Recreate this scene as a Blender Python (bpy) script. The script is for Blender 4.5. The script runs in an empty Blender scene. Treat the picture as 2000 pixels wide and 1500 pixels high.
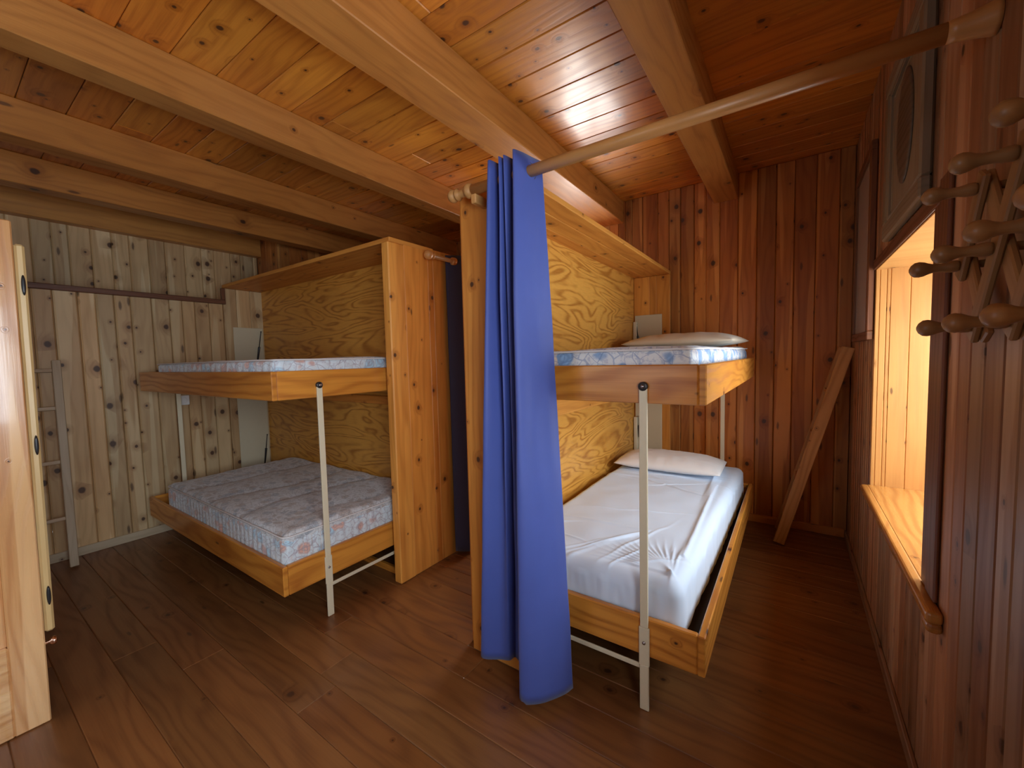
import bpy, bmesh, math, random
from mathutils import Vector, Matrix, noise as mnoise
random.seed(7)
PI = math.pi
sc = bpy.context.scene
C = sc.collection
# ------------------------------------------------------------------ camera
H = 1.32
R0 = Vector((0.8239002, 0.56623351, -0.02383422))      # camera right
R1 = Vector((-0.01497151, 0.06378646, 0.99785126))     # camera up
R2 = Vector((-0.56653712, 0.82177302, -0.06103105))    # camera forward
cam_data = bpy.data.cameras.new('camera')
cam = bpy.data.objects.new('camera', cam_data)
C.objects.link(cam)
cam_data.sensor_fit = 'HORIZONTAL'
cam_data.sensor_width = 36.0
cam_data.lens = 796.0 / 2000.0 * 36.0
cam_data.clip_start = 0.02
cam.matrix_world = Matrix(((R0.x, R1.x, -R2.x, 0), (R0.y, R1.y, -R2.y, 0), (R0.z, R1.z, -R2.z, H), (0, 0, 0, 1)))
sc.camera = cam
# ------------------------------------------------------------------ world, colour management
world = bpy.data.worlds.new('daylight')
sc.world = world
world.use_nodes = True
bg = world.node_tree.nodes['Background']
bg.inputs[0].default_value = (0.62, 0.80, 1.0, 1)
bg.inputs[1].default_value = 2.0
vs = sc.view_settings
vs.view_transform = 'Standard'
vs.look = 'None'
vs.gamma = 1.0
vs.exposure = 0.14
vs.use_curve_mapping = False
sc.cycles.max_bounces = 8
sc.cycles.diffuse_bounces = 6
sc.cycles.glossy_bounces = 4
sc.cycles.caustics_reflective = False
sc.cycles.caustics_refractive = False
sc.cycles.sample_clamp_indirect = 6.0

def area_light(name, loc, direction, sx, sy, power, col):
    d = bpy.data.lights.new(name, 'AREA')
    d.shape = 'RECTANGLE'
    d.size, d.size_y = sx, sy
    d.energy = power
    d.color = col
    o = bpy.data.objects.new(name, d)
    C.objects.link(o)
    o.location = loc
    o.rotation_euler = Vector(direction).to_track_quat('-Z', 'Z').to_euler()
    return o
COOL = (0.84, 0.92, 1.0)
area_light('daylight_window_right', (0.96, 2.19, 1.30), (-1, 0, -0.12), 1.10, 1.15, 50, (0.86, 0.94, 1.0))
area_light('daylight_window_passage', (-1.62, 3.92, 1.45), (0, -1, 0), 0.75, 1.0, 45, (1.0, 0.96, 0.90))
area_light('daylight_window_near', (0.80, -0.15, 1.35), (-1, 0, -0.1), 1.3, 1.1, 80, COOL)
area_light('daylight_window_rear', (-1.7, -2.15, 1.45), (0, 1, -0.05), 1.5, 1.2, 6, COOL)

# ------------------------------------------------------------------ room numbers
XW, XL, XU = 0.334, -4.154, -4.95          # right wall, left wall, set-back upper left wall
YB, YR = 3.652, -1.8                       # back wall, rear wall behind the camera
ZC, ZB = 2.70, 2.51                        # ceiling boards, underside of beams
ZA = 2.005                                 # underside of the bunk alcove header boards

# ------------------------------------------------------------------ node helpers
class NT:
    def __init__(s, name):
        s.m = bpy.data.materials.new(name)
        s.m.use_nodes = True
        s.t = s.m.node_tree
        s.N = s.t.nodes
        s.b = s.N['Principled BSDF']
    def n(s, kind, **kw):
        nd = s.N.new('ShaderNode' + kind)
        for k, v in kw.items():
            if k.startswith('i_'):
                key = k[2:]
                key = int(key) if key.isdigit() else key.replace('_', ' ')
                s.put(nd.inputs[key], v)
            else:
                setattr(nd, k, v)
        return nd
    def put(s, sock, v):
        if hasattr(v, 'is_output'):
            s.t.links.new(v, sock)
        else:
            sock.default_value = v
    def math(s, op, a, b=None, c=None, clamp=False):
        nd = s.N.new('ShaderNodeMath')
        nd.operation = op
        nd.use_clamp = clamp
        s.put(nd.inputs[0], a)
        if b is not None: s.put(nd.inputs[1], b)
        if c is not None: s.put(nd.inputs[2], c)
        return nd.outputs[0]
    def sstep(s, v, a, b, lo=0.0, hi=1.0):
        nd = s.N.new('ShaderNodeMapRange')
        nd.interpolation_type = 'SMOOTHSTEP'
        s.put(nd.inputs[0], v)
        s.put(nd.inputs[1], a); s.put(nd.inputs[2], b)
        nd.inputs[3].default_value = lo; nd.inputs[4].default_value = hi
        return nd.outputs[0]
    def mix(s, f, a, b, mode='MIX'):
        nd = s.N.new('ShaderNodeMix')
        nd.data_type = 'RGBA'
        nd.blend_type = mode
        s.put(nd.inputs[0], f)
        for sock, v in ((nd.inputs[6], a), (nd.inputs[7], b)):
            if isinstance(v, tuple): v = (v[0], v[1], v[2], 1)
            s.put(sock, v)
        return nd.outputs[2]
    def vec(s, x, y, z=0.0):
        nd = s.N.new('ShaderNodeCombineXYZ')
        for i, v in enumerate((x, y, z)): s.put(nd.inputs[i], v)
        return nd.outputs[0]
    def noise(s, v, scale=1.0, detail=3.0, rough=0.5, dims='3D', dist=0.0):
        nd = s.N.new('ShaderNodeTexNoise')
        nd.noise_dimensions = dims
        s.put(nd.inputs['Vector'], v)
        nd.inputs['Scale'].default_value = scale
        nd.inputs['Detail'].default_value = detail
        nd.inputs['Roughness'].default_value = rough
        nd.inputs['Distortion'].default_value = dist
        return nd.outputs[0]

def wood(name, light, dark, knot=0.3, knot_size=1.0, knot_scale=8.0, rings=38.0, ring_amt=0.5, sap=0.0,
         rough=0.38, coat=0.15, var=0.25, red=0.3, knot_col=(0.050, 0.019, 0.009), fib_amt=0.5):
    t = NT(name)
    uv = t.n('UVMap', uv_map='UVMap').outputs[0]
    sp = t.n('SeparateXYZ', i_0=uv)
    u, v = sp.outputs[0], sp.outputs[1]
    at = t.n('Attribute', attribute_name='tint')
    tc = t.n('SeparateColor', i_0=at.outputs['Color'])
    r1, r2, r3 = tc.outputs[0], tc.outputs[1], tc.outputs[2]
    # knots
    vj = t.noise(t.vec(t.math('MULTIPLY', u, 30), t.math('MULTIPLY', v, 30)), 1, 2, 0.5, '2D')
    vo = t.n('TexVoronoi', voronoi_dimensions='2D', feature='F1')
    t.put(vo.inputs['Vector'], t.vec(t.math('MULTIPLY', u, 0.82), v))
    vo.inputs['Scale'].default_value = knot_scale
    d = t.math('ADD', vo.outputs['Distance'], t.math('MULTIPLY', t.math('SUBTRACT', vj, 0.5), 0.05))
    kc = t.n('SeparateColor', i_0=vo.outputs['Color'])
    on = t.math('LESS_THAN', kc.outputs[0], knot)
    rad = t.math('MULTIPLY', t.math('MULTIPLY_ADD', t.math('POWER', kc.outputs[1], 2.2), 0.105, 0.028), knot_size)
    core = t.math('MULTIPLY', on, t.sstep(d, rad, t.math('MULTIPLY', rad, 0.55)))
    halo = t.math('MULTIPLY', on, t.sstep(d, t.math('MULTIPLY', rad, 3.6), t.math('MULTIPLY', rad, 0.5)))
    v3 = t.n('TexVoronoi', voronoi_dimensions='2D', feature='F1')
    t.put(v3.inputs['Vector'], t.vec(t.math('MULTIPLY_ADD', u, 0.28, 7.7), t.math('ADD', v, t.math('MULTIPLY', vj, 0.004))))
    v3.inputs['Scale'].default_value = knot_scale * 1.3
    k3 = t.n('SeparateColor', i_0=v3.outputs['Color'])
    spike = t.math('MULTIPLY', t.math('LESS_THAN', k3.outputs[0], knot * 0.28), t.sstep(v3.outputs['Distance'], 0.085 * knot_size, 0.035 * knot_size))
    core = t.math('MAXIMUM', core, t.math('MULTIPLY', spike, 0.8))
    # grain
    big = t.noise(t.vec(t.math('MULTIPLY', u, 0.9), t.math('MULTIPLY', v, 4.0)), 1, 2, 0.5, '2D')
    ph = t.math('MULTIPLY', v, rings * 6.2832)
    ph = t.math('ADD', ph, t.math('MULTIPLY', big, 34.0))
    ph = t.math('ADD', ph, t.math('MULTIPLY', halo, 9.0))
    ring = t.math('MULTIPLY_ADD', t.math('SINE', ph), 0.5, 0.5)
    ring = t.math('POWER', ring, 2.2)
    fib = t.noise(t.vec(t.math('MULTIPLY', u, 4.0), t.math('MULTIPLY', v, 190.0)), 1, 3, 0.6, '2D')
    med = t.noise(t.vec(t.math('MULTIPLY', u, 1.3), t.math('MULTIPLY', v, 22.0)), 1, 3, 0.6, '2D')
    g = t.math('MULTIPLY_ADD', ring, ring_amt, t.math('MULTIPLY', t.math('SUBTRACT', fib, 0.35), fib_amt))
    g = t.math('ADD', g, t.math('MULTIPLY', t.math('SUBTRACT', med, 0.5), 0.9), clamp=True)
    col = t.mix(g, light, dark)
    if sap > 0:
        sn = t.noise(t.vec(t.math('MULTIPLY', u, 0.55), t.math('MULTIPLY', v, 13.0)), 1, 1, 0.4, '2D')
        sm = t.math('MULTIPLY', t.sstep(sn, 0.56, 0.60), sap)
        pale = tuple(min(1, c * k) for c, k in zip(light, (1.35, 1.65, 2.0)))
        col = t.mix(sm, col, pale)
    val = t.math('MULTIPLY_ADD', r1, 2 * var, 1 - var)
    col = t.mix(1.0, col, t.vec(val, t.math('MULTIPLY', val, t.math('MULTIPLY_ADD', r2, -red * 0.55, 1 + red * 0.27)),
                               t.math('MULTIPLY', val, t.math('MULTIPLY_ADD', r2, -red, 1 + red * 0.5))), 'MULTIPLY')
    blot = t.noise(t.vec(t.math('MULTIPLY', u, 2.0), t.math('MULTIPLY', v, 3.0)), 1, 2, 0.5, '2D')
    col = t.mix(t.sstep(blot, 0.35, 0.75, 0.0, 0.35), col, t.mix(1.0, col, (0.72, 0.62, 0.52), 'MULTIPLY'))
    col = t.mix(t.math('MULTIPLY', halo, 0.55), col, t.mix(1.0, col, (0.45, 0.30, 0.20), 'MULTIPLY'))
    col = t.mix(t.math('MULTIPLY', core, 0.93), col, knot_col)
    t.put(t.b.inputs['Base Color'], col)
    t.put(t.b.inputs['Roughness'], t.math('MULTIPLY_ADD', g, 0.18, rough))
    t.b.inputs['Coat Weight'].default_value = coat
    t.b.inputs['Coat Roughness'].default_value = max(0.08, rough - 0.15)
    bp = t.n('Bump', i_Strength=0.18, i_Distance=0.004)
    t.put(bp.inputs['Height'], t.math('ADD', t.math('MULTIPLY', g, -0.5), t.math('MULTIPLY', big, 0.8)))
    t.put(t.b.inputs['Normal'], bp.outputs[0])
    return t.m

def plywood(name, light, dark, scale=1.0):
    t = NT(name)
    uv = t.n('UVMap', uv_map='UVMap').outputs[0]
    sp = t.n('SeparateXYZ', i_0=uv)
    u, v = sp.outputs[0], sp.outputs[1]
    base = t.noise(t.vec(t.math('MULTIPLY', u, 0.95 * scale), t.math('MULTIPLY', v, 4.4 * scale)), 1, 2.4, 0.5, '2D', 0.35)
    ph = t.math('MULTIPLY', base, 78.0)
    ring = t.math('POWER', t.math('MULTIPLY_ADD', t.math('SINE', ph), 0.5, 0.5), 2.6)
    fade = t.noise(t.vec(t.math('MULTIPLY', u, 5), t.math('MULTIPLY', v, 9)), 1, 2, 0.5, '2D')
    ring = t.math('MULTIPLY', ring, t.sstep(fade, 0.25, 0.6, 0.35, 1.0))
    fib = t.noise(t.vec(t.math('MULTIPLY', u, 14.0), t.math('MULTIPLY', v, 150.0)), 1, 3, 0.6, '2D')
    g = t.math('ADD', t.math('MULTIPLY', ring, 0.8), t.math('MULTIPLY', t.math('SUBTRACT', fib, 0.4), 0.5), clamp=True)
    col = t.mix(g, light, dark)
    t.put(t.b.inputs['Base Color'], col)
    t.b.inputs['Roughness'].default_value = 0.42
    t.b.inputs['Coat Weight'].default_value = 0.1
    bp = t.n('Bump', i_Strength=0.15, i_Distance=0.003)
    t.put(bp.inputs['Height'], g)
    t.put(t.b.inputs['Normal'], bp.outputs[0])
    return t.m

def plain(name, col, rough=0.5, metal=0.0, nz=0.0, nscale=40.0, bump=0.0, sheen=0.0):
    t = NT(name)
    tc = t.n('TexCoord').outputs['Object']
    nn = t.noise(tc, nscale, 4, 0.6)
    c2 = tuple(c * (1 - nz) for c in col)
    t.put(t.b.inputs['Base Color'], t.mix(nn, col, c2))
    t.b.inputs['Roughness'].default_value = rough
    t.b.inputs['Metallic'].default_value = metal
    if sheen: t.b.inputs['Sheen Weight'].default_value = sheen
    if bump:
        bp = t.n('Bump', i_Strength=bump, i_Distance=0.003)
        t.put(bp.inputs['Height'], nn)
        t.put(t.b.inputs['Normal'], bp.outputs[0])
    return t.m

def floral(name, base, c1, c2, line, sc1=9.0, stripes=0.0):
    t = NT(name)
    tc = t.n('TexCoord').outputs['Object']
    wob = t.n('TexNoise', noise_dimensions='3D')
    t.put(wob.inputs['Vector'], tc)
    wob.inputs['Scale'].default_value = 7.0
    wv = t.n('VectorMath', operation='MULTIPLY_ADD')
    t.put(wv.inputs[0], wob.outputs['Color'])
    wv.inputs[1].default_value = (0.10, 0.10, 0.10)
    t.put(wv.inputs[2], tc)
    P = wv.outputs[0]
    vo = t.n('TexVoronoi', voronoi_dimensions='3D', feature='F1')
    t.put(vo.inputs['Vector'], P)
    vo.inputs['Scale'].default_value = sc1
    kc = t.n('SeparateColor', i_0=vo.outputs['Color'])
    blob = t.sstep(vo.outputs['Distance'], 0.55, 0.35)
    m1 = t.math('MULTIPLY', blob, t.math('LESS_THAN', kc.outputs[0], 0.40))
    m2 = t.math('MULTIPLY', blob, t.math('GREATER_THAN', kc.outputs[0], 0.62))
    petal = t.math('MULTIPLY_ADD', t.math('SINE', t.math('MULTIPLY', vo.outputs['Distance'], 34.0)), 0.5, 0.5)
    col = t.mix(t.math('MULTIPLY', m1, 0.85), base, c1)
    col = t.mix(t.math('MULTIPLY', m2, 0.85), col, c2)
    col = t.mix(t.math('MULTIPLY', t.math('MULTIPLY', t.math('ADD', m1, m2), petal), 0.5), col, line)
    v2 = t.n('TexVoronoi', voronoi_dimensions='3D', feature='DISTANCE_TO_EDGE')
    t.put(v2.inputs['Vector'], P)
    v2.inputs['Scale'].default_value = sc1 * 1.6
    col = t.mix(t.sstep(v2.outputs['Distance'], 0.05, 0.015, 0.0, 0.55), col, line)
    fn = t.noise(tc, 55, 3, 0.6)
    col = t.mix(t.sstep(fn, 0.5, 0.62, 0.0, 0.35), col, line)
    t.put(t.b.inputs['Base Color'], col)
    t.b.inputs['Roughness'].default_value = 0.75
    t.b.inputs['Sheen Weight'].default_value = 0.3
    bp = t.n('Bump', i_Strength=0.35, i_Distance=0.004)
    t.put(bp.inputs['Height'], t.noise(tc, 60, 3, 0.6))
    t.put(t.b.inputs['Normal'], bp.outputs[0])
    return t.m

M = {}
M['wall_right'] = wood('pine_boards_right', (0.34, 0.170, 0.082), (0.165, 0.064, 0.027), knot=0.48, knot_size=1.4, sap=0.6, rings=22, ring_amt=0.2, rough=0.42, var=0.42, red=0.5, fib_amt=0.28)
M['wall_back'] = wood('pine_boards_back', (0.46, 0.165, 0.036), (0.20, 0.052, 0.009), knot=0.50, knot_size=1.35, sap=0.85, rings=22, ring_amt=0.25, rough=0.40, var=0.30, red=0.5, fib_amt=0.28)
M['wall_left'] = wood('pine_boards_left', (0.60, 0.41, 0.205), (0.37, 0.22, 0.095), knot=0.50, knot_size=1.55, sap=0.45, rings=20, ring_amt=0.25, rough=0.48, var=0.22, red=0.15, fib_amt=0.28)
M['ceiling'] = wood('pine_boards_ceiling', (0.60, 0.225, 0.028), (0.30, 0.070, 0.006), knot=0.40, knot_size=1.25, rings=20, ring_amt=0.3, rough=0.30, coat=0.25, var=0.26, red=0.4)
M['beam'] = wood('pine_beams', (0.52, 0.225, 0.052), (0.29, 0.098, 0.018), knot=0.12, knot_size=1.1, knot_scale=6.0, rings=16, ring_amt=0.3, rough=0.36, var=0.12, red=0.25)
M['floor'] = wood('floor_boards', (0.215, 0.088, 0.027), (0.105, 0.034, 0.010), knot=0.26, knot_size=1.0, knot_scale=7, rings=14, ring_amt=0.4, rough=0.34, coat=0.15, var=0.16, red=0.3)
M['rail'] = wood('varnished_pine_rails', (0.66, 0.275, 0.042), (0.34, 0.095, 0.010), knot=0.22, knot_scale=7, rings=18, ring_amt=0.5, rough=0.30, coat=0.2, var=0.1, red=0.2)
M['panel'] = wood('pine_panels', (0.68, 0.285, 0.050), (0.42, 0.135, 0.016), knot=0.36, knot_size=0.9, rings=18, ring_amt=0.3, rough=0.46, coat=0.02, var=0.15, red=0.3, sap=0.2)
M['reveal'] = wood('pine_window_reveal', (0.52, 0.255, 0.072), (0.38, 0.155, 0.034), rings=16, ring_amt=0.2, knot=0.2, knot_size=0.8, rough=0.36, var=0.1, red=0.2)
M['sill'] = wood('pine_window_sill', (0.52, 0.240, 0.055), (0.30, 0.100, 0.016), knot=0.1, knot_scale=6, rings=18, ring_amt=0.6, rough=0.24, coat=0.4, var=0.05, red=0.1)
M['trim'] = wood('dark_pine_trim', (0.17, 0.066, 0.028), (0.095, 0.033, 0.013), knot=0.05, rough=0.4, var=0.1, red=0.2)
M['turned'] = wood('turned_hardwood', (0.55, 0.285, 0.095), (0.42, 0.19, 0.055), knot=0.0, rings=30, ring_amt=0.25, rough=0.38, var=0.1, red=0.2)
M['pegs'] = wood('peg_rack_wood', (0.33, 0.185, 0.075), (0.22, 0.105, 0.040), knot=0.0, rings=30, ring_amt=0.25, rough=0.4, var=0.12, red=0.2)
M['ladder_pale'] = wood('pale_ladder_wood', (0.56, 0.44, 0.29), (0.42, 0.31, 0.19), knot=0.05, rings=30, ring_amt=0.3, rough=0.5, var=0.08, red=0.2)
M['ladder'] = wood('ladder_wood', (0.50, 0.25, 0.085), (0.32, 0.13, 0.036), knot=0.35, knot_size=0.8, knot_scale=12, rings=30, rough=0.42, var=0.08, red=0.2)
M['cabinet'] = wood('cabinet_pine', (0.68, 0.37, 0.15), (0.48, 0.20, 0.060), knot=0.15, knot_size=0.8, rings=26, ring_amt=0.5, rough=0.22, coat=0.5, var=0.1, red=0.3, sap=0.5)
M['strip'] = wood('pale_edge_wood', (0.66, 0.46, 0.20), (0.52, 0.32, 0.12), knot=0.05, rings=16, ring_amt=0.2, rough=0.35, var=0.08, red=0.2)
M['plywood'] = plywood('fir_plywood', (0.68, 0.335, 0.060), (0.36, 0.130, 0.016))
M['plaque'] = wood('grey_carved_wood', (0.25, 0.20, 0.135), (0.15, 0.115, 0.072), knot=0.0, rings=40, ring_amt=0.4, rough=0.5, var=0.06, red=0.1)
M['plaque_dark'] = wood('dark_oval_wood', (0.11, 0.082, 0.058), (0.07, 0.05, 0.035), knot=0.0, rough=0.45, var=0.06, red=0.1)
M['cream'] = plain('cream_painted_steel', (0.72, 0.655, 0.47), 0.38, nz=0.08)
M['cream_plate'] = plain('cream_hardboard', (0.60, 0.545, 0.385), 0.6, nz=0.06)
M['black'] = plain('black_metal', (0.02, 0.02, 0.022), 0.35, nz=0.2)
M['steel'] = plain('steel', (0.45, 0.45, 0.46), 0.25, 1.0)
M['copper'] = plain('brushed_copper', (0.80, 0.50, 0.36), 0.25, 1.0)
M['white_plastic'] = plain('white_plastic', (0.75, 0.76, 0.74), 0.35)
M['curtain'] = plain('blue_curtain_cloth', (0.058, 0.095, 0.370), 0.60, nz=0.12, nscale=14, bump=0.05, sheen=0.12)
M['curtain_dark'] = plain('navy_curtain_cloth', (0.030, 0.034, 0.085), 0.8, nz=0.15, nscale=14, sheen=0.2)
M['sheet'] = plain('white_cotton_sheet', (0.68, 0.82, 1.0), 0.85, nz=0.03, nscale=5, bump=0.05, sheen=0.2)
M['pillow'] = plain('white_pillow_cotton', (0.82, 0.81, 0.80), 0.85, nz=0.03, nscale=6, bump=0.08, sheen=0.2)
M['pillow_cream'] = plain('cream_pillow_cotton', (0.74, 0.66, 0.52), 0.85, nz=0.05, nscale=6, bump=0.08, sheen=0.2)
M['ticking_top'] = floral('faded_quilted_ticking', (0.62, 0.64, 0.66), (0.42, 0.48, 0.55), (0.52, 0.46, 0.42), (0.25, 0.24, 0.24), 20)
M['ticking_pink'] = floral('pink_blue_floral_ticking', (0.66, 0.76, 0.82), (0.42, 0.70, 0.86), (0.78, 0.44, 0.32), (0.34, 0.28, 0.34), 13)
M['ticking_blue'] = floral('blue_floral_ticking', (0.72, 0.76, 0.78), (0.20, 0.42, 0.72), (0.76, 0.64, 0.52), (0.14, 0.24, 0.46), 12)
M['piping'] = plain('white_piping', (0.70, 0.70, 0.70), 0.7)
M['mirror'] = plain('mirror_glass', (0.55, 0.53, 0.50), 0.22, 0.35)
M['paint_white'] = plain('white_window_paint', (0.75, 0.74, 0.70), 0.4, nz=0.05)
M['dark_base'] = plain('dark_bed_base', (0.05, 0.04, 0.035), 0.8)
def glass_mat():
    t = NT('window_glass')
    t.N.remove(t.b)
    tr = t.n('BsdfTransparent'); gl = t.n('BsdfGlossy'); gl.inputs['Roughness'].default_value = 0.02
    mx = t.n('MixShader'); mx.inputs[0].default_value = 0.05
    t.t.links.new(tr.outputs[0], mx.inputs[1]); t.t.links.new(gl.outputs[0], mx.inputs[2])
    t.t.links.new(mx.outputs[0], t.N['Material Output'].inputs[0])
    return t.m
M['glass'] = glass_mat()

# ------------------------------------------------------------------ mesh helpers
AX = {'x': 0, 'y': 1, 'z': 2}
class MB:
    """collects shapes; every shape gets its own grain offset and tint"""
    def __init__(s):
        s.bm = bmesh.new()
        s.uv = s.bm.loops.layers.uv.new('UVMap')
        s.ti = s.bm.loops.layers.float_color.new('tint')
    def finish(s, faces, grain=2, tint=None, frame=None, smooth=False):
        ou, ov = random.uniform(0, 60), random.uniform(0, 60)
        tc = tint or (random.random(), random.random(), random.random())
        inv = frame.inverted() if frame is not None else None
        oth = [i for i in range(3) if i != grain]
        for f in faces:
            f.smooth = smooth
            nn = f.normal
            if inv is not None: nn = (inv.to_3x3() @ nn)
            k = max(range(3), key=lambda i: abs(nn[i]))
            if k == grain: a, b = oth
            else: a, b = grain, [i for i in oth if i != k][0]
            sh = k * 3.37
            for l in f.loops:
                co = l.vert.co if inv is None else inv @ l.vert.co
                if k == grain: l[s.uv].uv = (co[a] * 0.3 + ou, co[b] + ov)
                else: l[s.uv].uv = (co[a] + ou, co[b] + ov + sh)
                l[s.ti] = (tc[0], tc[1], tc[2], 1)
    def box(s, lo, hi, grain='z', bev=0.002, frame=None, tint=None, seg=1):
        lo = Vector(lo); hi = Vector(hi)
        before = set(s.bm.faces)
        r = bmesh.ops.create_cube(s.bm, size=1.0)
        for v in r['verts']:
            v.co = Vector(((lo[i] + hi[i]) / 2 + v.co[i] * (hi[i] - lo[i]) for i in range(3)))
        if bev > 0:
            b = min(bev, 0.45 * min(abs(hi[i] - lo[i]) for i in range(3)))
            eds = list({e for v in r['verts'] for e in v.link_edges})
            bmesh.ops.bevel(s.bm, geom=eds, offset=b, segments=seg, affect='EDGES', profile=0.5)
        new = [f for f in s.bm.faces if f not in before]
        if frame is not None:
            vs_ = {v for f in new for v in f.verts}
            for v in vs_: v.co = frame @ v.co
        for f in new: f.normal_update()
        s.finish(new, AX[grain], tint, frame)
        return s
    def lathe(s, frame, prof, seg=24, tint=None, grain=2):
        """prof: list of (z, r) along the frame's local z"""
        before = set(s.bm.faces)
        rings = []
        for z, r in prof:
            rings.append([s.bm.verts.new(frame @ Vector((r * math.cos(2 * PI * i / seg), r * math.sin(2 * PI * i / seg), z))) for i in range(seg)])
        for a, b in zip(rings, rings[1:]):
            for i in range(seg):
                j = (i + 1) % seg
                s.bm.faces.new((a[i], a[j], b[j], b[i]))
        s.bm.faces.new(rings[0][::-1]); s.bm.faces.new(rings[-1])
        new = [f for f in s.bm.faces if f not in before]
        for f in new: f.normal_update()
        s.finish(new, grain, tint, frame, smooth=True)
        return s
    def tube(s, pts, r, seg=8, closed=False):
        before = set(s.bm.faces)
        pts = [Vector(p) for p in pts]
        n = len(pts); rings = []
        for i, p in enumerate(pts):
            a = pts[(i - 1) % n] if (closed or i > 0) else p
            b = pts[(i + 1) % n] if (closed or i < n - 1) else p
            t = (b - a).normalized()
            up = Vector((0, 0, 1)) if abs(t.z) < 0.9 else Vector((1, 0, 0))
            x = t.cross(up).normalized(); y = x.cross(t)
            rings.append([s.bm.verts.new(p + x * r * math.cos(2 * PI * k / seg) + y * r * math.sin(2 * PI * k / seg)) for k in range(seg)])
        rng = range(n) if closed else range(n - 1)
        for i in rng:
            a, b = rings[i], rings[(i + 1) % n]
            for k in range(seg):
                j = (k + 1) % seg
                s.bm.faces.new((a[k], a[j], b[j], b[k]))
        if not closed:
            s.bm.faces.new(rings[0][::-1]); s.bm.faces.new(rings[-1])
        new = [f for f in s.bm.faces if f not in before]
        for f in new: f.normal_update()
        s.finish(new, 2, None, None, smooth=True)
        return s
    def build(s, name, mat, parent=None, label=None):
        bmesh.ops.recalc_face_normals(s.bm, faces=s.bm.faces)
        me = bpy.data.meshes.new(name)
        s.bm.to_mesh(me); s.bm.free()
        me.materials.append(mat)
        return link(name, me, parent, label)
def link(name, me, parent=None, label=None):
    o = bpy.data.objects.new(name, me)
    C.objects.link(o)
    if parent is not None:
        o.parent = parent
        if parent.type == 'EMPTY': o.matrix_parent_inverse = Matrix.Translation(-Vector(parent.location))
    if label: o['label'] = label
    return o
def thing(name, label, cat, loc, group=None):
    o = bpy.data.objects.new(name, None)
    o.empty_display_size = 0.1
    C.objects.link(o)
    o.location = loc
    tag(o, label, cat, group)
    return o
def tag(o, label, cat, group=None):
    o['label'] = label; o['category'] = cat
    if group: o['group'] = group
    return o
def struct(o):
    o['kind'] = 'structure'
    return o
def bx(name, lo, hi, mat, parent=None, grain='z', bev=0.003, label=None, tint=None):
    return MB().box(lo, hi, grain, bev, tint=tint).build(name, mat, parent, label)
def frame_z(p, d, roll=None):
    """matrix whose local z points along d at p"""
    d = Vector(d).normalized()
    ref = Vector(roll) if roll else (Vector((0, 0, 1)) if abs(d.z) < 0.9 else Vector((1, 0, 0)))
    x = ref.cross(d).normalized(); y = d.cross(x)
    return Matrix(((x.x, y.x, d.x, p[0]), (x.y, y.y, d.y, p[1]), (x.z, y.z, d.z, p[2]), (0, 0, 0, 1)))

# ------------------------------------------------------------------ room shell
def board_wall(name, mat, normal_axis, plane, back, a0, a1, z0, z1, width, openings=(), chamfer=0.005, phase=0.0, jitter=0.25):
    """vertical boards; boards run along z, stacked along the other horizontal axis"""
    mb = MB()
    a = a0 + phase
    cuts = [a0]
    while a < a1 - 0.02:
        a += width * random.uniform(1 - jitter, 1 + jitter)
        cuts.append(min(a, a1))
    for o in openings:
        for e in (o[0], o[1]):
            cuts = [c for c in cuts if abs(c - e) > 0.03 or c in (a0, a1)] + [e]
    cuts = sorted(set(cuts))
    if cuts[-1] < a1: cuts.append(a1)
    for p, q in zip(cuts, cuts[1:]):
        if q - p < 1e-4: continue
        spans = [(z0, z1)]
        for (o0, o1, oz0, oz1) in openings:
            if (p + q) / 2 > o0 and (p + q) / 2 < o1:
                spans = [(z0, oz0), (oz1, z1)]
        for (s0, s1) in spans:
            lo = [0, 0, s0]; hi = [0, 0, s1]
            ax = 0 if normal_axis == 'x' else 1
            lo[ax], hi[ax] = min(plane, back), max(plane, back)
            lo[1 - ax], hi[1 - ax] = p + 0.0008, q - 0.0008
            mb.box(lo, hi, 'z', chamfer)
    # backing sheet closes the bottom of the grooves
    return struct(mb.build(name, mat))

W1 = (1.66, 2.73, 0.632, 1.718)           # window opening in the right wall: y0,y1,z0,z1
W3 = (-0.75, 0.50, 0.85, 1.90)            # second opening beside the camera
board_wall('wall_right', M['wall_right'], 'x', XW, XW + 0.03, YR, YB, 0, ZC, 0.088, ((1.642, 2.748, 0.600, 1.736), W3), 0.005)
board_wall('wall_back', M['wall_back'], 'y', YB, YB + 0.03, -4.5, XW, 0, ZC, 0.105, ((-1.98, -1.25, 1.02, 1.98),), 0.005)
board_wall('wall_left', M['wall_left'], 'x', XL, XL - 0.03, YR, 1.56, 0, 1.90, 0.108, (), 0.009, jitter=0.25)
board_wall('wall_left_alcove', M['wall_left'], 'x', XL, XL - 0.03, 1.56, 1.90, 0, ZA, 0.108, (), 0.004, jitter=0.1)
board_wall('wall_left_upper', M['wall_left'], 'x', XU, XU - 0.03, YR, 2.22, 1.80, ZC, 0.125, (), 0.008)
board_wall('wall_left_return', M['wall_back'], 'y', 2.22, 2.25, XU, -4.5, 1.80, ZC, 0.10, (), 0.004)
board_wall('wall_left_far', M['wall_back'], 'x', -4.5, -4.53, 2.25, YB, 0.0, ZC, 0.11, (), 0.004)
board_wall('wall_rear', M['wall_left'], 'y', YR, YR - 0.03, XU, XW, 0, ZC, 0.11, ((-2.45, -0.95, 0.85, 2.05),), 0.004)
bx('wall_left_ledge', (XU, YR, 1.87), (XL - 0.03, 2.22, 1.899), M['wall_left'], None, 'y')['kind'] = 'structure'
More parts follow.
